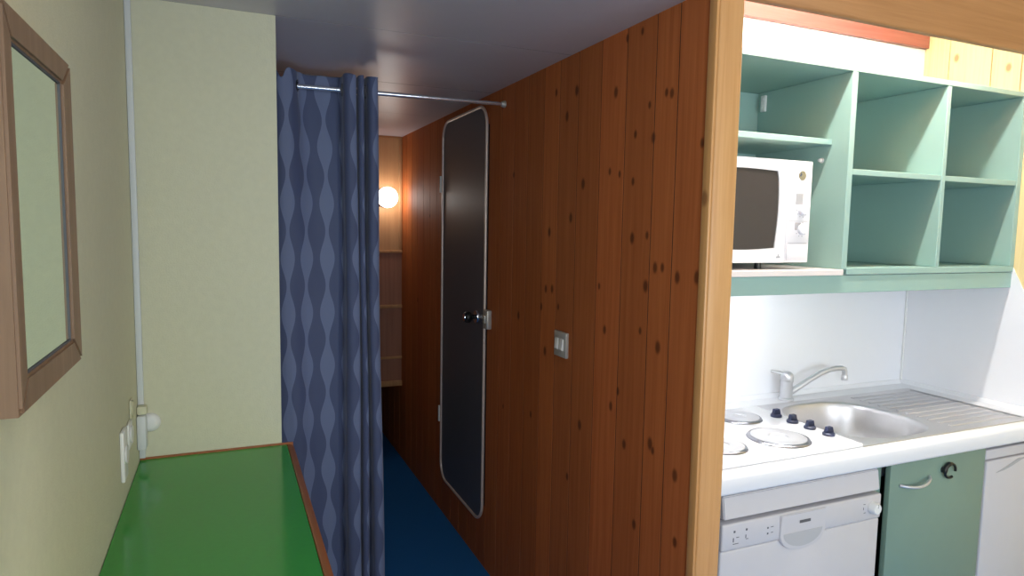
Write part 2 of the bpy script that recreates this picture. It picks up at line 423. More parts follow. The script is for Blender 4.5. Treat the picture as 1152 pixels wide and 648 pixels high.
# kitchen walls
struct('wall_back', bx(XW+.061, XR+.06, YB, YB+.06, 0, ZK), 'white_lam')
bm, tl = boards('x', [YR + .118*i for i in range(int((YB-YR)/.118)+1)][::1] + [YB-.001], lambda a, d, z: (XR + .0005 - d*-1 if False else XR - d*-1, a, z), '', [(1, 1, 1)], 0, ZK)
bm.free()
rys = [YB-.0005, 1.89, 1.719, 1.609, 1.49, 1.37, 1.25, 1.13, 1.0, .87, .74, .6, .46, .32, .18, .04, -.1, -.24, -.38, -.52, -.66, -.8, -.94, -1.08, -1.22, -1.36, -1.5, -1.64, -1.78, -1.92, -2.06, -2.2, YR]
bm, tl = boards('x', rys[::-1], lambda a, d, z: (XR - d, a, z), '', rtones(len(rys), .93, 1.05), 0, ZK)
wr = struct('wall_kitchen_right', bm, 'pine_yellow'); paint_tone(wr, tl)
struct('wall_kitchen_right_core', bx(XR+.0045, XR+.06, YR, YB, 0, ZK), 'brownbox')
struct('trim_11', bx(XW+.062, XR-.005, YB-.022, YB-.0005, H+.79, H+.842, bev=.002), 'red_board')
# laminate splashbacks: back (with a joint bead in the corner) and the slanted one on the right wall
bm = prism(bmesh.new(), [(1.9995, H-.664), (1.9995, H-.121), (1.577, H-.121), (1.50, H-.27), (1.40, H-.465), (1.40, H-.664)], 'X', XR-.004, XR-.0002)
struct('trim_12', bm, 'white_lam')
struct('trim_13', bx(XR-.012, XR-.0042, YB-.008, YB-.0002, H-.664, H-.205, bev=.002), 'white_plastic')
# rear wall with the window the daylight comes through
bm = bmesh.new()
box(bm, XL-.06, .80, YR-.06, YR, 0, ZK); box(bm, 2.70, XR+.06, YR-.06, YR, 0, ZK)
box(bm, .80, 2.70, YR-.06, YR, 0, .90); box(bm, .80, 2.70, YR-.06, YR, 2.0, ZK)
struct('wall_rear', bm, 'cream')
bm = bmesh.new()
for a in ((.80, 2.70, .90, .95), (.80, 2.70, 1.95, 2.0), (.80, .85, .95, 1.95), (2.65, 2.70, .95, 1.95), (1.73, 1.77, .95, 1.95)):
    box(bm, a[0], a[1], YR-.055, YR-.005, a[2], a[3], .004, 1)
struct('window_1', bm, 'white_plastic')

# ------------------------------------------------------------------ green topped counter in the alcove
t = thing('green_counter', 'bright green counter top with orange wood edging below the mirror', 'counter', (-.03, 1.2, 0))
zt = H - .635
obj('countertop', bx(XL+.001, .151, .42, YA-.005, zt-.030, zt, bev=.001, seg=1), 'green_top', t)
bm = bmesh.new(); box(bm, .1515, .168, .42, YA-.018, zt-.032, zt+.0015, .003, 2); obj('edge_strip', bm, 'orange_wood', t, 40)
bm = bmesh.new(); box(bm, XL+.001, .168, YA-.0045, YA-.0005, zt-.03, zt+.005, .001, 1); obj('edge_strip', bm, 'orange_wood', t, 40)
obj('side_panel', bx(XL+.002, .140, YA-.03, YA-.008, 0, zt-.0305), 'brownbox', t)
obj('side_panel', bx(XL+.002, .140, .44, .462, 0, zt-.0305), 'brownbox', t)
obj('front_panel', bx(.120, .138, .4625, YA-.031, .06, zt-.0305), 'brownbox', t)

# ------------------------------------------------------------------ mirror
t = thing('framed_mirror', 'small brown wood framed mirror hung on the cream left wall', 'mirror', (XL, .94, H))
y0, y1, z0, z1, xf = .787, 1.095, H-.198, H+.211, -.190
fw, fn = .050, .030
def bar(pts, x0=XL+.001, x1=xf):
    bm = prism(bmesh.new(), pts, 'X', x0, x1)
    es = [e for e in bm.edges if all(abs(v.co.x-x1) < 1e-6 for v in e.verts)]
    bmesh.ops.bevel(bm, geom=es, offset=.003, segments=2, affect='EDGES')
    return bm
iy0, iy1, iz0, iz1 = y0+fn, y1-fw, z0+.036, z1-.034
for pts in ([(y0, z0), (iy0, iz0), (iy0, iz1), (y0, z1)], [(y1, z0), (y1, z1), (iy1, iz1), (iy1, iz0)],
            [(y0, z0), (y1, z0), (iy1, iz0), (iy0, iz0)], [(y0, z1), (iy0, iz1), (iy1, iz1), (y1, z1)]):
    obj('frame_rail', bar(pts), 'mirror_wood', t, 30)
bm = bmesh.new()
e = .0025
for a in ((iy0-e, iy0+e, iz0-e, iz1+e), (iy1-e, iy1+e, iz0-e, iz1+e), (iy0+e, iy1-e, iz0-e, iz0+e), (iy0+e, iy1-e, iz1-e, iz1+e)):
    box(bm, XL+.0015, xf-.0035, *a)
obj('inner_lip', bm, 'darkgrey', t)
obj('mirror_glass', bx(XL+.002, xf-.005, iy0-.003, iy1+.003, iz0-.003, iz1+.003), 'mirror', t)

# ------------------------------------------------------------------ cable trunking, sockets
t = thing('cable_trunking', 'white vertical cable trunking in the corner of the cream walls', 'trunking', (XL+.008, YA-.006, zt))
bm = bmesh.new(); box(bm, XL+.0005, XL+.015, YA-.013, YA-.0005, zt+.0062, ZC-.001, .002, 2); obj('trunking_cover', bm, 'cable_white', t, 40)
t = thing('corner_socket', 'white round-faced power socket on the trunking, just over the green top', 'socket', (XL+.015, YA-.015, H-.53))
bm = bmesh.new(); box(bm, XL-.0 + .0006, XL+.022, YA-.052, YA-.0135, H-.595, H-.505, .004, 2); obj('socket_box', bm, 'cable_white', t, 40)
bm = lathe(bmesh.new(), [(.025, 0), (.025, -.004), (.022, -.010), (.013, -.014), (0, -.015)], (XL+.028, YA-.0006, H-.535), 'Y', 28); obj('socket_face', bm, 'white_plastic', t, 50)
bm = bmesh.new(); box(bm, XL+.0006, XL+.024, YA-.040, YA-.0136, H-.5045, H-.482, .004, 2); obj('cable_entry', bm, 'cream', t, 40)
def plate(name, label, cat, y0, y1, zc0, zc1, th=.009, m='white_plastic', grp=None):
    t = thing(name, label, cat, (XL, (y0+y1)/2, (zc0+zc1)/2))
    bm = bmesh.new(); box(bm, XL+.0005, XL+th, y0, y1, zc0, zc1, .003, 2); obj('plate', bm, m, t, 40)
    bm = lathe(bmesh.new(), [(0, 0), (.019, 0), (.021, .004), (0, .004)], (XL+th-.0005, (y0+y1)/2, (zc0+zc1)/2), 'X', 20); obj('socket_well', bm, m, t, 40)
plate('wall_socket', 'white wall socket plate on the left wall, nearest the mirror', 'socket', 1.630, 1.685, H-.575, H-.462)
plate('wall_socket', 'smaller white socket plate between the front plate and the corner trunking', 'socket', 1.735, 1.79, H-.535, H-.474, .007)
plate('blanking_plate', 'small cream blanking plate above the wall sockets', 'plate', 1.795, 1.835, H-.478, H-.432, .005, 'cream')

# ------------------------------------------------------------------ curtain and rod
zr0, zr1, yr = H+.486, H+.494, 2.53
t = thing('curtain_rod', 'thin chrome curtain rod across the corridor under the ceiling', 'rod', (.6, yr, H+.49))
obj('rod', tube(bmesh.new(), [(.139, yr, zr0), (.72, yr, (zr0+zr1)/2+.001)], .0090, 16), 'rod_metal', t, 40)
obj('rod_extension', tube(bmesh.new(), [(.7205, yr, (zr0+zr1)/2+.001), (XW-.018, yr, zr1)], .0074, 16), 'rod_metal', t, 40)
for x, s, z in ((.1372, 1, zr0), (XW-.0003, -1, zr1)):
    bm = lathe(bmesh.new(), [(0, 0), (.014, 0), (.014, .004*s), (.010, .016*s), (0, .0175*s)], (x, yr, z), 'X', 24); obj('end_cup', bm, 'plate_metal', t, 40)
t = thing('curtain', 'blue curtain with pale oval chains, bunched on the rod', 'curtain', (.34, 2.53, 0))
CP = [(.142, 2.520), (.158, 2.492), (.180, 2.478), (.200, 2.480), (.222, 2.488), (.240, 2.514), (.250, 2.545), (.270, 2.560), (.300, 2.563), (.340, 2.558), (.372, 2.560), (.396, 2.556),
      (.404, 2.530), (.405, 2.500), (.416, 2.484), (.434, 2.484), (.446, 2.494), (.447, 2.524), (.4475, 2.552), (.4555, 2.556), (.457, 2.525), (.457, 2.495), (.466, 2.484), (.474, 2.492),
      (.4765, 2.520), (.477, 2.556), (.484, 2.562), (.489, 2.540), (.490, 2.500), (.497, 2.482), (.512, 2.478), (.524, 2.490), (.528, 2.515)]
def cr(p, t):
    i = min(int(t), len(p)-2); f = t - i
    a, b, c, d = (Vector((*p[max(0, min(len(p)-1, j))], 0)) for j in (i-1, i, i+1, i+2))
    return .5*((2*b) + (c-a)*f + (2*a-5*b+4*c-d)*f*f + (3*b-a-3*c+d)*f*f*f)
NS, NZ = 300, 90
path = [cr(CP, (len(CP)-1)*k/NS) for k in range(NS+1)]
arc = [0.0]
for a, b in zip(path, path[1:]): arc.append(arc[-1] + (b-a).length)
ARC0 = arc[min(range(NS+1), key=lambda k: abs(path[k].x-.335))]
SE = arc[max(k for k in range(NS+1) if path[k].x <= .396 and k < NS*.5)]
ztop, zbot = H+.542, .045
ZL = [ztop - .0055*j for j in range(20)] + [ztop - .1045 + (zbot-ztop+.1045)*(j+1)/(NZ-19) for j in range(NZ-19)]
bm = bmesh.new(); uvl = bm.loops.layers.uv.new('UVMap'); rows = []
rc = random.Random(3)
for j in range(NZ+1):
    z = ZL[j]; v = (ztop-z)/(ztop-zbot)
    row = []
    for k, p in enumerate(path):
        s = arc[k]; u = s/arc[-1]
        x, y = p.x, p.y
        drop = min(1, v*3)
        if s < SE: x += (.142 + (.396-.142)*s/SE - x)*.75*min(1, v*5)
        x += (.026*v)*max(0, (x-.30)/.23)                         # the gathered side spreads a little downwards
        amp = 1 - (.68 if x < .385 else .68 - .48*min(1, (x-.385)/.02))*drop
        yy = 2.522 + (y-2.522)*amp
        yy += .006*math.sin(s*23 + 1.3)*drop*(.5+v) + .0025*math.sin(z*7 + s*40)*drop
        x += .0035*math.sin(z*3.1 + s*9)*drop*max(0, min(1, (x-.15)*8))
        zz = z
        if j == 0:
            zz -= .0025*(1+math.sin(s*60)) 
            zz -= .040*math.exp(-((x-.188)/.013)**2)
            if .25 < x < .40: zz -= .004*(1-math.cos((x-.25)/.15*4*math.pi))
        if 0 < j < 7: zz -= (.040 - .006*j)*math.exp(-((x-.188)/.013)**2)
        row.append(bm.verts.new((x, yy, zz)))
    rows.append(row)
for j in range(NZ):
    for k in range(NS):
        mc = (rows[j][k].co + rows[j+1][k+1].co)/2
        if math.hypot(mc.y-2.53, mc.z-(H+.489)) < .0165: continue    # the eyelet openings the rod runs through
        f = bm.faces.new((rows[j][k], rows[j][k+1], rows[j+1][k+1], rows[j+1][k]))
        for lp, (kk, jj) in zip(f.loops, ((k, j), (k+1, j), (k+1, j+1), (k, j+1))):
            lp[uvl].uv = (arc[kk] - ARC0, ZL[jj])
cl = obj('curtain_cloth', bm, 'curtain', t, 180)
so = cl.modifiers.new('thickness', 'SOLIDIFY'); so.thickness = .0016
def ring(cx, cy, cz, r, w, ax):
    a, b = frame_of(Vector(ax))
    return tube(bmesh.new(), [Vector((cx, cy, cz)) + (a*math.cos(q) + b*math.sin(q))*r for q in [2*math.pi*i/28 for i in range(28)]], w, 8, closed=True)
for x, z in ((.2455, H+.4875), (.4045, H+.489), (.4475, H+.490), (.4770, H+.490), (.4890, H+.490)):
    obj('eyelet', ring(x, 2.53, z, .0205, .0035, (1, -.25, 0)), 'black' if x < .3 else 'darkgrey', t, 180)

# ------------------------------------------------------------------ globe lamp
t = thing('globe_wall_lamp', 'lit round globe lamp on the panel at the corridor end', 'lamp', (.935, YE, H+.172))
bm = lathe(bmesh.new(), [(0, -.0003), (.056, -.0003), (.058, -.012), (.045, -.030), (.040, -.034), (0, -.034)], (.935, YE, H+.172), 'Y', 28); obj('lamp_base', bm, 'brownbox', t, 40)
bm = bmesh.new(); bmesh.ops.create_uvsphere(bm, u_segments=32, v_segments=20, radius=.064, matrix=Matrix.Translation((.935, YE-.096, H+.172)))
obj('globe', bm, 'globe', t, 180)

# ------------------------------------------------------------------ light switch
t = thing('light_switch', 'square silver double light switch on the wood boards', 'light switch', (XW, 1.983, H-.394))
bm = bmesh.new(); box(bm, XW-.012, XW-.0003, 1.940, 2.026, H-.437, H-.351, .002, 2); obj('switch_plate', bm, 'plate_metal', t, 40)
for yy in (1.964, 2.000):
    bm = prism(bmesh.new(), [(XW-.0123, H-.414), (XW-.0123, H-.374), (XW-.0165, H-.374), (XW-.020, H-.410)], 'Y', yy-.008, yy+.008)
    obj('rocker', bm, 'white_plastic', t)

# ------------------------------------------------------------------ open wall shelf unit
ZS0, ZS1, YS = H-.199, H+.5365, 1.576
x_l, x_d1a, x_d1b, x_d2a, x_d2b, x_r0, x_r = XW+.0705, 1.864, 1.888, 2.328, 2.348, 2.757, XR-.0005
t = thing('wall_shelf_unit', 'aqua green open pigeonhole shelf unit on the kitchen back wall', 'shelf unit', (1.95, YS, ZS0))
yb = YB - .0005
BV = .0015
obj('back_panel', bx(x_l, x_r, yb-.008, yb, H-.14, ZS1-.019), 'aqua', t)
obj('top_panel', bx(x_l, x_r, YS, yb, ZS1-.018, ZS1, bev=BV, seg=1), 'aqua', t)
obj('bottom_panel', bx(x_d1b+.0005, x_r, YS, yb-.0085, H-.138, H-.1165, bev=BV, seg=1), 'aqua', t)
lo = obj('microwave_shelf', bx(x_l, x_d1a+.004, YS-.006, yb-.0085, H-.1395, H-.1205, bev=BV, seg=1), 'pinkwhite', t); lo['label'] = 'pinkish white board under the microwave'
obj('pelmet', bx(x_l, x_r, YS+.004, YS+.022, ZS0, H-.1405, bev=BV, seg=1), 'aqua', t)
obj('divider', bx(x_d1a, x_d1b, YS, yb-.0085, H-.1200, ZS1-.0185, bev=BV, seg=1), 'aqua', t)
obj('divider', bx(x_d2a, x_d2b, YS, yb-.0085, H-.1160, ZS1-.0185, bev=BV, seg=1), 'aqua', t)
obj('side_panel', bx(x_r0, x_r, YS, yb-.0085, H-.1160, ZS1-.0185, bev=BV, seg=1), 'aqua', t)
obj('side_panel', bx(x_l, x_l+.02, YS, yb-.0085, H-.1200, ZS1-.0185, bev=BV, seg=1), 'aqua', t)
obj('shelf', bx(x_d1b+.0005, x_d2a-.0005, YS+.002, yb-.0085, H+.190, H+.209, bev=BV, seg=1), 'aqua', t)
obj('shelf', bx(x_d2b+.0005, x_r0-.0005, YS+.002, yb-.0085, H+.189, H+.208, bev=BV, seg=1), 'aqua', t)
obj('shelf', bx(x_l+.0205, x_d1a-.0005, YS+.066, yb-.0085, H+.291, H+.310, bev=BV, seg=1), 'aqua', t)
bm = lathe(bmesh.new(), [(0, -.016), (.004, -.016), (.0055, -.013), (.0055, -.004), (.009, -.003), (.009, 0), (0, 0)], (x_d1a-.0002, 1.68, H+.243), 'X', 16); obj('shelf_peg', bm, 'white_plastic', t, 40)
bm = box(bmesh.new(), x_d1a-.012, x_d1a-.0005, 1.945, 1.968, H+.445, H+.505, .003, 2)
lathe(bm, [(0, -.003), (.006, -.003), (.006, 0), (0, 0)], (x_d1a-.0123, 1.956, H+.490), 'X', 12)
lathe(bm, [(0, -.003), (.006, -.003), (.006, 0), (0, 0)], (x_d1a-.0123, 1.956, H+.464), 'X', 12)
obj('hanging_bracket', bm, 'white_plastic', t, 40)

# ------------------------------------------------------------------ microwave
zm0, zm1, ym = H-.098, H+.226, 1.604
t = thing('microwave_oven', 'white microwave oven standing in the left bay of the shelf unit', 'microwave', (1.52, 1.7, H-.1205))
xm0, xm1 = 1.285, 1.742
obj('body', bx(xm0, xm1, ym+.0225, 1.955, zm0, zm1, bev=.004), 'white_mw', t, 40)
# door front with a barrel shaped opening: ring between rounded outline and window outline
xs = 1.640
wx0, wx1, wz0, wz1 = xm0+.045, 1.598, H-.052, H+.190
def barrel(x0, x1, z0, z1, bulge_b, n=10):
    pts = []
    for i in range(n): f = i/n; pts.append((x0 + (x1-x0)*f, z0 - bulge_b*math.sin(math.pi*f)))
    for i in range(n): f = i/n; pts.append((x1 + .010*math.sin(math.pi*f*.9), z0 + (z1-z0)*f))
    for i in range(n): f = i/n; pts.append((x1 + (x0-x1)*f, z1 + .004*math.sin(math.pi*f)))
    for i in range(n): f = i/n; pts.append((x0, z1 + (z0-z1)*f))
    return pts
def ring_plate(bm, inner, outer, yf, yback, dish=.006):
    n = len(inner)
    Vo = [bm.verts.new((x, yf, z)) for x, z in outer]
    Vi = [bm.verts.new((x, yf+.001, z)) for x, z in inner]
    Vd = [bm.verts.new((x, yf+dish, z)) for x, z in inner]
    Vb = [bm.verts.new((x, yback, z)) for x, z in outer]
    for i in range(n):
        j = (i+1) % n
        bm.faces.new((Vo[i], Vo[j], Vi[j], Vi[i])); bm.faces.new((Vi[i], Vi[j], Vd[j], Vd[i])); bm.faces.new((Vo[j], Vo[i], Vb[i], Vb[j]))
    bm.faces.new(Vd)
    bm.faces.new(Vb[::-1])
    return bm
inner = barrel(wx0, wx1, wz0, wz1, .006)
outer = []
n = 10
ox0, ox1, oz0, oz1 = xm0, xs-.0015, zm0, zm1
for i in range(n): outer.append((ox0 + (ox1-ox0)*i/n, oz0))
for i in range(n): outer.append((ox1, oz0 + (oz1-oz0)*i/n))
for i in range(n): outer.append((ox1 + (ox0-ox1)*i/n, oz1))
for i in range(n): outer.append((ox0, oz1 + (oz0-oz1)*i/n))
dr = obj('door', ring_plate(bmesh.new(), inner, outer, ym, ym+.022, .007), 'white_mw', t, 30)
inn2 = [((x - (wx0+wx1)/2)*.995 + (wx0+wx1)/2, (z-(wz0+wz1)/2)*.995 + (wz0+wz1)/2) for x, z in inner]
bm = prism(bmesh.new(), inn2, 'Y', ym+.0045, ym+.0068); wn = obj('door_window', bm, 'dark_glass', dr, 30); wn['label'] = 'dark glass window of the microwave'
bm = bmesh.new(); box(bm, 1.606, 1.622, ym-.0006, ym+.001, H-.083, H-.078); prism(bm, [(1.611, H-.078), (1.618, H-.078), (1.6145, H-.070)], 'Y', ym-.0006, ym+.001)
obj('door_mark', bm, 'grey', dr)
cp = obj('control_panel', bx(xs+.0005, xm1, ym, ym+.022, zm0+.0, zm1, bev=.003), 'white_mw', t, 40)
cx = (xs+xm1)/2 + .002
bm = lathe(bmesh.new(), [(0, -.0012), (.015, -.0012), (.016, .001), (0, .001)], (cx+.006, ym, H+.180), 'Y', 24); obj('round_emblem', bm, 'chrome', cp, 40)
bm = bmesh.new(); prism(bm, [(cx-.006, H+.178), (cx-.001, H+.190), (cx+.003, H+.182), (cx-.002, H+.176)], 'Y', ym-.002, ym-.0013); obj('emblem_mark', bm, 'darkgrey', cp)
for a, b in ((.126, .127), (-.036, -.0345), (.034, .035)): obj('panel_line', bx(xs+.012, xm1-.010, ym-.0006, ym+.001, H+a, H+b), 'grey', cp)
for (a, b, c, d) in ((-.016, .014, .088, .122), (-.014, .010, .006, .030)):
    bm = bmesh.new(); box(bm, cx+a, cx+b, ym-.0007, ym+.001, H+c, H+d, .0003, 1); obj('printed_scale', bm, 'grey', cp)
for zz in (H+.070, H+.008):
    bm = lathe(bmesh.new(), [(0, -.013), (.012, -.013), (.0155, -.010), (.0165, 0), (0, 0)], (cx+.012, ym-.0003, zz), 'Y', 24); obj('dial', bm, 'white_mw', cp, 40)
bm = bmesh.new()
for k in range(9):
    a = math.radians(40 + 35*k)
    for zz in (H+.070, H+.008): box(bm, cx+.012+.022*math.cos(a)-.0015, cx+.012+.022*math.cos(a)+.0015, ym-.0006, ym+.001, zz+.022*math.sin(a)-.0015, zz+.022*math.sin(a)+.0015)
obj('dial_marks', bm, 'grey', cp)
bm = bx(xs+.006, xm1-.006, ym-.004, ym-.0002, H-.090, H-.042, bev=.0015); obj('door_button', bm, 'white_mw', cp, 40)
for x in (xm0+.05, 1.580, ):
    for y in (ym+.05, 1.92):
        bm = lathe(bmesh.new(), [(0, 0), (.012, 0), (.010, .0222), (0, .0222)], (x, y, H-.1203), 'Z', 16); obj('foot', bm, 'black', t, 40)

# ------------------------------------------------------------------ fluorescent lamps
t = thing('fluorescent_batten', 'fluorescent batten lamp on the ceiling hidden behind the wooden fascia', 'lamp', (1.79, 1.42, ZK))
obj('housing', bx(1.16, 2.42, 1.385, 1.455, H+.885, ZK-.0005, bev=.004), 'white_plastic', t, 40)
obj('lamp_tube', tube(bmesh.new(), [(1.186, 1.42, H+.845), (2.394, 1.42, H+.845)], .013, 16), 'tube', t, 40)
for x in (1.172, 2.408): obj('lamp_holder', bx(x-.0135, x+.0135, 1.405, 1.435, H+.825, H+.8848, bev=.003), 'white_plastic', t, 40)
t = thing('undershelf_lamp', 'fluorescent lamp under the shelf unit behind its front board', 'lamp', (1.6, 1.66, H-.14))
obj('housing', bx(1.20, 1.84, 1.63, 1.70, H-.160, H-.1398, bev=.003), 'white_plastic', t, 40)
obj('lamp_tube', tube(bmesh.new(), [(1.22, 1.665, H-.174), (1.82, 1.665, H-.174)], .0085, 14), 'tube2', t, 40)
for x in (1.212, 1.828): obj('lamp_holder', bx(x-.0075, x+.0075, 1.652, 1.678, H-.184, H-.1602, bev=.002), 'white_plastic', t, 40)

# ------------------------------------------------------------------ worktop, hob, sink, tap
zw = H - .665
x0w = XW + .0705
t = thing('kitchen_worktop', 'white kitchen worktop with rounded front edge', 'worktop', (1.9, 1.7, zw))
bm = bmesh.new()
hx0, hx1, hy0, hy1 = 1.831, 2.258, 1.434, 1.860
th = .038
YW = 1.374
prof = [(1.42, zw), (YW+.016, zw), (YW+.009, zw-.002), (YW+.003, zw-.007), (YW, zw-.015), (YW, zw-.050), (YW+.002, zw-.056), (YW+.008, zw-.060), (1.42, zw-.060)]
prism(bm, prof, 'X', x0w, XR-.005)
box(bm, x0w, hx0, 1.42, YB-.001, zw-th, zw); box(bm, hx1, XR-.005, 1.42, YB-.001, zw-th, zw)
box(bm, hx0, hx1, 1.42, hy0, zw-th, zw); box(bm, hx0, hx1, hy1, YB-.001, zw-th, zw)
obj('worktop_slab', bm, 'white_lam', t, 50)
bm = bmesh.new(); prism(bm, [(1.982, zw+.0003), (YB-.001, zw+.0003), (YB-.001, zw+.016), (1.994, zw+.014)], 'X', x0w, XR-.022); obj('upstand_bead', bm, 'white_lam', t)
bm = bmesh.new(); prism(bm, [(XR-.022, zw+.0003), (XR-.005, zw+.0003), (XR-.005, zw+.016), (XR-.010, zw+.014)], 'Y', 1.392, YB-.002); obj('upstand_bead', bm, 'white_lam', t)

t = thing('hob', 'white enamel four plate electric hob beside the sink', 'hob', (1.5, 1.65, zw))
bm = bmesh.new(); box(bm, 1.225, 1.8145, 1.412, 1.880, zw+.0005, zw+.012, .005, 3); obj('hob_top', bm, 'enamel', t, 40)
for (x, y, r) in ((1.598, 1.546, .090), (1.640, 1.772, .074), (1.370, 1.546, .072), (1.390, 1.772, .088)):
    z = zw + .0122
    bm = lathe(bmesh.new(), [(0, .006), (r*.30, .006), (r*.34, .009), (r*.90, .0095), (r*.94, .008), (r*.94, 0), (0, 0)], (x, y, z), 'Z', 48); hp = obj('hotplate', bm, 'plate', t, 30)
    bm = lathe(bmesh.new(), [(r*.945, .007), (r*1.04, .006), (r*1.09, .0005), (r*.945, .0005)], (x, y, z), 'Z', 48)
    bm.faces.ensure_lookup_table()
    for f in [f for f in bm.faces if len(f.verts) > 4]: bm.faces.remove(f)
    obj('chrome_ring', bm, 'ring_steel', hp, 60)
for y in (1.738, 1.664, 1.590, 1.514):
    x = 1.780
    bm = lathe(bmesh.new(), [(0, 0), (.019, 0), (.0195, .007), (.016, .010), (0, .010)], (x, y, zw+.0123), 'Z', 24)
    prism(bm, [(x-.015, zw+.0224), (x+.015, zw+.0224), (x+.010, zw+.040), (x-.010, zw+.040)], 'Y', y-.0065, y+.0065)
    kb = obj('control_knob', bm, 'navy', t, 40)

t = thing('sink', 'stainless steel inset sink with round bowl and ribbed drainer', 'sink', (2.2, 1.66, zw))
sx0, sx1, sy0, sy1 = 1.8160, 2.692, 1.412, 1.902
bcx, bcy = 2.046, 1.646
bm = bmesh.new()
def sup(a, hx, hy, e=.62):
    c, s = math.cos(a), math.sin(a)
    return (bcx + hx*math.copysign(abs(c)**e, c), bcy + hy*math.copysign(abs(s)**e, s))
angs = sorted(set([2*math.pi*i/72 for i in range(72)] + [math.atan2(y-bcy, x-bcx) % (2*math.pi) for x in (sx0, sx1) for y in (sy0, sy1)]))
def rect_pt(a):
    c, s = math.cos(a), math.sin(a); k = 1e9
    if c > 1e-9: k = min(k, (sx1-bcx)/c)
    if c < -1e-9: k = min(k, (sx0-bcx)/c)
    if s > 1e-9: k = min(k, (sy1-bcy)/s)
    if s < -1e-9: k = min(k, (sy0-bcy)/s)
    return (bcx + c*k, bcy + s*k)
z = zw
def el(a, hx, hy):
    # bowl outline: ray-consistent rounded shape
    c, s = math.cos(a), math.sin(a); p = 2.7
    k = (abs(c/hx)**p + abs(s/hy)**p)**(-1/p)
    return (bcx + c*k, bcy + s*k)
loops = []
loops.append([(*rect_pt(a), z+.0005) for a in angs])
loops.append([(*(lambda q: (q[0]+(bcx-q[0])*.006, q[1]+(bcy-q[1])*.006))(rect_pt(a)), z+.0035) for a in angs])
for (hx, hy, dz) in ((.224, .218, .0035), (.219, .214, .0055), (.214, .210, .0045), (.209, .206, -.002), (.204, .202, -.015), (.194, .192, -.075), (.186, .184, -.125), (.172, .171, -.142), (.150, .15, -.150), (.05, .05, -.154), (.022, .022, -.155)):
    loops.append([(*el(a, hx, hy), z+dz) for a in angs])
vl = [[bm.verts.new(p) for p in l] for l in loops]
for A, B in zip(vl, vl[1:]):
    for i in range(len(A)): bm.faces.new((A[i], A[(i+1) % len(A)], B[(i+1) % len(A)], B[i]))
bm.faces.new(vl[-1])
obj('sink_bowl', bm, 'steel', t, 50)
bm = lathe(bmesh.new(), [(.034, 0), (.034, .002), (.028, .003), (.022, .0006), (0, .0006)], (bcx, bcy, z-.1535), 'Z', 28); obj('drain', bm, 'chrome', t, 40)
bm = bmesh.new()
for k in range(11):
    y = 1.462 + k*.0395
    xa = 2.300 + max(0, .0) + (.0 if k > 0 else .0)
    xb = 2.650 - (.0 if 0 < k < 10 else .0)
    pr = [(y-.007, z+.0037), (y-.004, z+.0060), (y+.004, z+.0060), (y+.007, z+.0037)]
    prism(bm, pr, 'X', xa, xb)
obj('drainer_ribs', bm, 'steel', t, 30)
bm = bmesh.new()
for a in ((2.664, 2.672, 1.44, 1.875),): box(bm, a[0], a[1], a[2], a[3], z+.0037, z+.0065, .0015, 1)
obj('drainer_lip', bm, 'steel', t, 30)

t = thing('mixer_tap', 'chrome mixer tap with long angled spout behind the sink', 'tap', (2.045, 1.935, zw))
tx, ty = 2.035, 1.942
bm = lathe(bmesh.new(), [(0, 0), (.030, 0), (.030, .006), (.0245, .012), (.023, .068), (.025, .072), (.0255, .078), (0, .078)], (tx, ty, zw+.0004), 'Z', 28); obj('tap_body', bm, 'satin_metal', t, 40)
bm = lathe(bmesh.new(), [(.0245, 0), (.0255, .014), (.023, .026), (.013, .034), (0, .036)], (tx, ty, zw+.079), 'Z', 28)
tube(bm, [(tx-.01, ty+.004, zw+.100), (tx-.022, ty+.014, zw+.108), (tx-.05, ty+.034, zw+.112)], [.007, .0065, .005], 10)
obj('tap_lever', bm, 'satin_metal', t, 40)
ang = math.radians(-12)
sp = []
for d, h in ((.018, .030), (.05, .048), (.10, .078), (.15, .104), (.185, .116), (.215, .121), (.245, .121), (.256, .117), (.259, .108), (.259, .088)):
    sp.append((tx + d*math.cos(ang), ty + d*math.sin(ang), zw + h))
obj('spout', tube(bmesh.new(), sp, [.0125, .012, .0115, .011, .0105, .0105, .0105, .0105, .0105, .0105], 16), 'satin_metal', t, 60)
bm = lathe(bmesh.new(), [(0, 0), (.0125, 0), (.0135, .004), (.0135, .018), (.011, .0215), (.011, .022)], (sp[-1][0], sp[-1][1], zw+.072), 'Z', 20); obj('aerator', bm, 'satin_metal', t, 40)

# ------------------------------------------------------------------ dishwasher
t = thing('dishwasher', 'white front loading dishwasher beneath the worktop', 'dishwasher', (1.57, 1.7, 0))
dx0, dx1, dyf = 1.262, 1.902, 1.402
obj('body', bx(dx0, dx1-.004, 1.452, 1.96, .085, H-.83), 'offwhite', t)
bm = prism(bmesh.new(), [(1.4515, H-.742), (1.408, H-.742), (1.398, H-.806), (1.4515, H-.812)], 'X', dx0, dx1-.018)
bmesh.ops.bevel(bm, geom=list(bm.edges), offset=.003, segments=2, affect='EDGES'); obj('lid_front', bm, 'offwhite', t, 40)
obj('gap_strip', bx(dx0+.004, dx1-.008, 1.436, 1.4512, H-.822, H-.8125), 'darkgrey', t)
dr = obj('door', bx(dx0, dx1, dyf+.006, 1.4512, .11, H-.9045, bev=.006, seg=3), 'offwhite', t, 40)
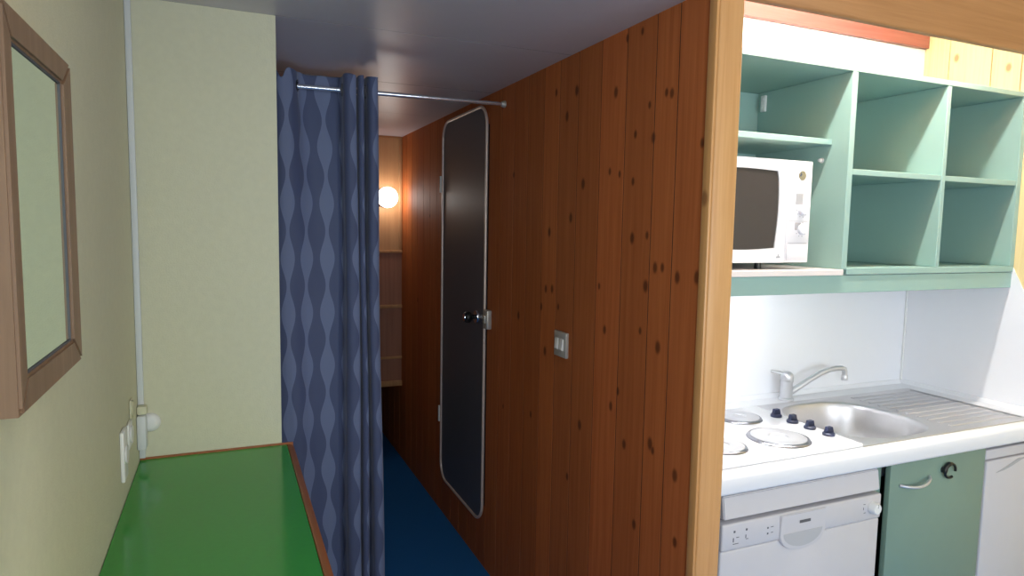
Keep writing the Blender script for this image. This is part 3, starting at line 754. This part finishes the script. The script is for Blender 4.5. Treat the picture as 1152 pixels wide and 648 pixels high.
# control panel with a half-round grip hanging into the door
bm = bmesh.new(); box(bm, dx0, dx1, dyf+.002, 1.4512, H-.903, H-.823, .006, 3)
cpn = obj('control_panel', bm, 'offwhite', t, 40)
gx0, gx1 = 1.475, 1.655
gcx = (gx0+gx1)/2
pts = [(gx0, H-.828)] + [(gcx - (gx1-gx0)/2*math.cos(math.pi*i/20), H-.893 - .048*math.sin(math.pi*i/20)) for i in range(21)] + [(gx1, H-.828)]
bm = prism(bmesh.new(), pts, 'Y', dyf-.003, dyf+.0058)
bmesh.ops.bevel(bm, geom=[e for e in bm.edges if all(abs(v.co.y-(dyf-.003)) < 1e-6 for v in e.verts)], offset=.0025, segments=2, affect='EDGES'); gp = obj('door_grip', bm, 'offwhite', t, 40)
pts = [(gcx -   .078*math.cos(math.pi*i/20), H-.886 - .046*math.sin(math.pi*i/20)) for i in range(21)]
bm = prism(bmesh.new(), pts, 'Y', dyf-.0036, dyf-.0031); obj('grip_hollow_shade', bm, 'grip', gp)  # flat greyer patch: the shade inside the grip, put in as colour
bm = bx(1.548, 1.592, dyf-.0042, dyf-.0032, H-.8605, H-.8515, bev=.0004, seg=1); obj('badge', bm, 'darkgrey', gp)
bm = lathe(bmesh.new(), [(0, -.022), (.015, -.022), (.018, -.018), (.019, 0), (0, 0)], (1.860, dyf+.0018, H-.862), 'Y', 28); kb = obj('programme_knob', bm, 'white_plastic', cpn, 40)
bm = bx(1.8585, 1.8615, dyf-.0208, dyf-.0203, H-.858, H-.846); obj('knob_pointer', bm, 'grey', kb)
yq = dyf + .0012
for (x, zz, w, h, ) in ((1.306, -.848, .006, .006), (1.350, -.848, .006, .006), (1.303, -.872, .003, .012), (1.312, -.884, .020, .0015), (1.318, -.866, .010, .0015), (1.348, -.868, .0025, .010), (1.353, -.876, .008, .0015), (1.430, -.857, .005, .005), (1.430, -.874, .005, .005), (1.446, -.856, .010, .0015), (1.446, -.873, .008, .0015), (1.825, -.848, .008, .0015), (1.822, -.862, .0015, .008), (1.828, -.876, .008, .0015)):
    obj('printed_symbol', bx(x-w/2, x+w/2, yq, yq+.001, H+zz-h/2, H+zz+h/2), 'darkgrey', cpn)
obj('plinth', bx(dx0+.01, dx1-.01, 1.47, 1.49, 0, .084), 'plinth', t)

# ------------------------------------------------------------------ base cabinet
t = thing('base_cabinet', 'grey green base cabinet between dishwasher and fridge', 'cabinet', (2.17, 1.7, 0))
cx0, cx1 = 1.9065, 2.426
bm = bmesh.new()
box(bm, cx0, cx0+.030, 1.438, 1.96, .10, H-.728); box(bm, cx1-.018, cx1, 1.432, 1.96, .10, H-.728); box(bm, cx0+.018, cx1-.018, 1.432, 1.96, .10, .118); box(bm, cx0+.018, cx1-.018, 1.95, 1.96, .118, H-.728)
obj('carcass', bm, 'aqua_door', t)
dr = obj('door', bx(1.944, 2.422, 1.410, 1.429, .112, H-.732, bev=.002), 'aqua_door', t, 40)
hp = []
for i in range(13):
    f = i/12; hp.append((1.990 + .142*f, 1.4095 - .026*math.sin(math.pi*f)**.6, H-.812 - .010*math.sin(math.pi*f) + .012*f))
lo = obj('handle', tube(bmesh.new(), hp, .0052, 10), 'satin_metal', dr, 60); lo['label'] = 'thin bowed chrome handle'
hr = []
for i in range(26):
    a = math.radians(-12 + 308*i/25); hr.append((2.222 + .027*math.cos(a), 1.400, H-.790 + .024*math.sin(a)))
bm = tube(bmesh.new(), hr, [.0045 + .003*(1 if 8 < i < 17 else 0) for i in range(26)], 8)
lathe(bm, [(0, -.012), (.010, -.012), (.011, 0), (0, 0)], (2.198, 1.4098, H-.786), 'Y', 16)
lo = obj('pull_ring', bm, 'black', dr, 60); lo['label'] = 'black open ring on the cabinet door'
obj('plinth', bx(cx0, cx1, 1.47, 1.49, 0, .099), 'plinth', t)

# ------------------------------------------------------------------ fridge
t = thing('fridge', 'white undercounter fridge at the right end of the kitchen', 'fridge', (2.6, 1.7, 0))
fx0, fx1 = 2.436, XR-.012
obj('body', bx(fx0, fx1, 1.452, 1.95, .03, H-.752, bev=.003), 'offwhite', t, 40)
obj('lid', bx(fx0, fx1, 1.416, 1.4515, H-.788, H-.752, bev=.005, seg=3), 'offwhite', t, 40)
dr = obj('door', bx(fx0+.002, fx1-.002, 1.412, 1.4512, .06, H-.792, bev=.006, seg=3), 'offwhite', t, 40)
pts = [(fx0+.055, H-.838), (fx0+.10, H-.834), (fx0+.15, H-.822), (fx0+.20, H-.806), (fx1-.01, H-.800), (fx1-.01, H-.797), (fx0+.18, H-.800), (fx0+.13, H-.816), (fx0+.09, H-.829)]
bm = prism(bmesh.new(), pts, 'Y', 1.4105, 1.4118); obj('groove_shade_strip', bm, 'grey', dr)  # no recess cut; grey strip paints the shade of the handle groove
for x in (fx0+.03, fx1-.03):
    bm = lathe(bmesh.new(), [(0, 0), (.016, 0), (.014, .0295), (0, .0295)], (x, 1.50, 0.0002), 'Z', 14); obj('foot', bm, 'black', t, 40)
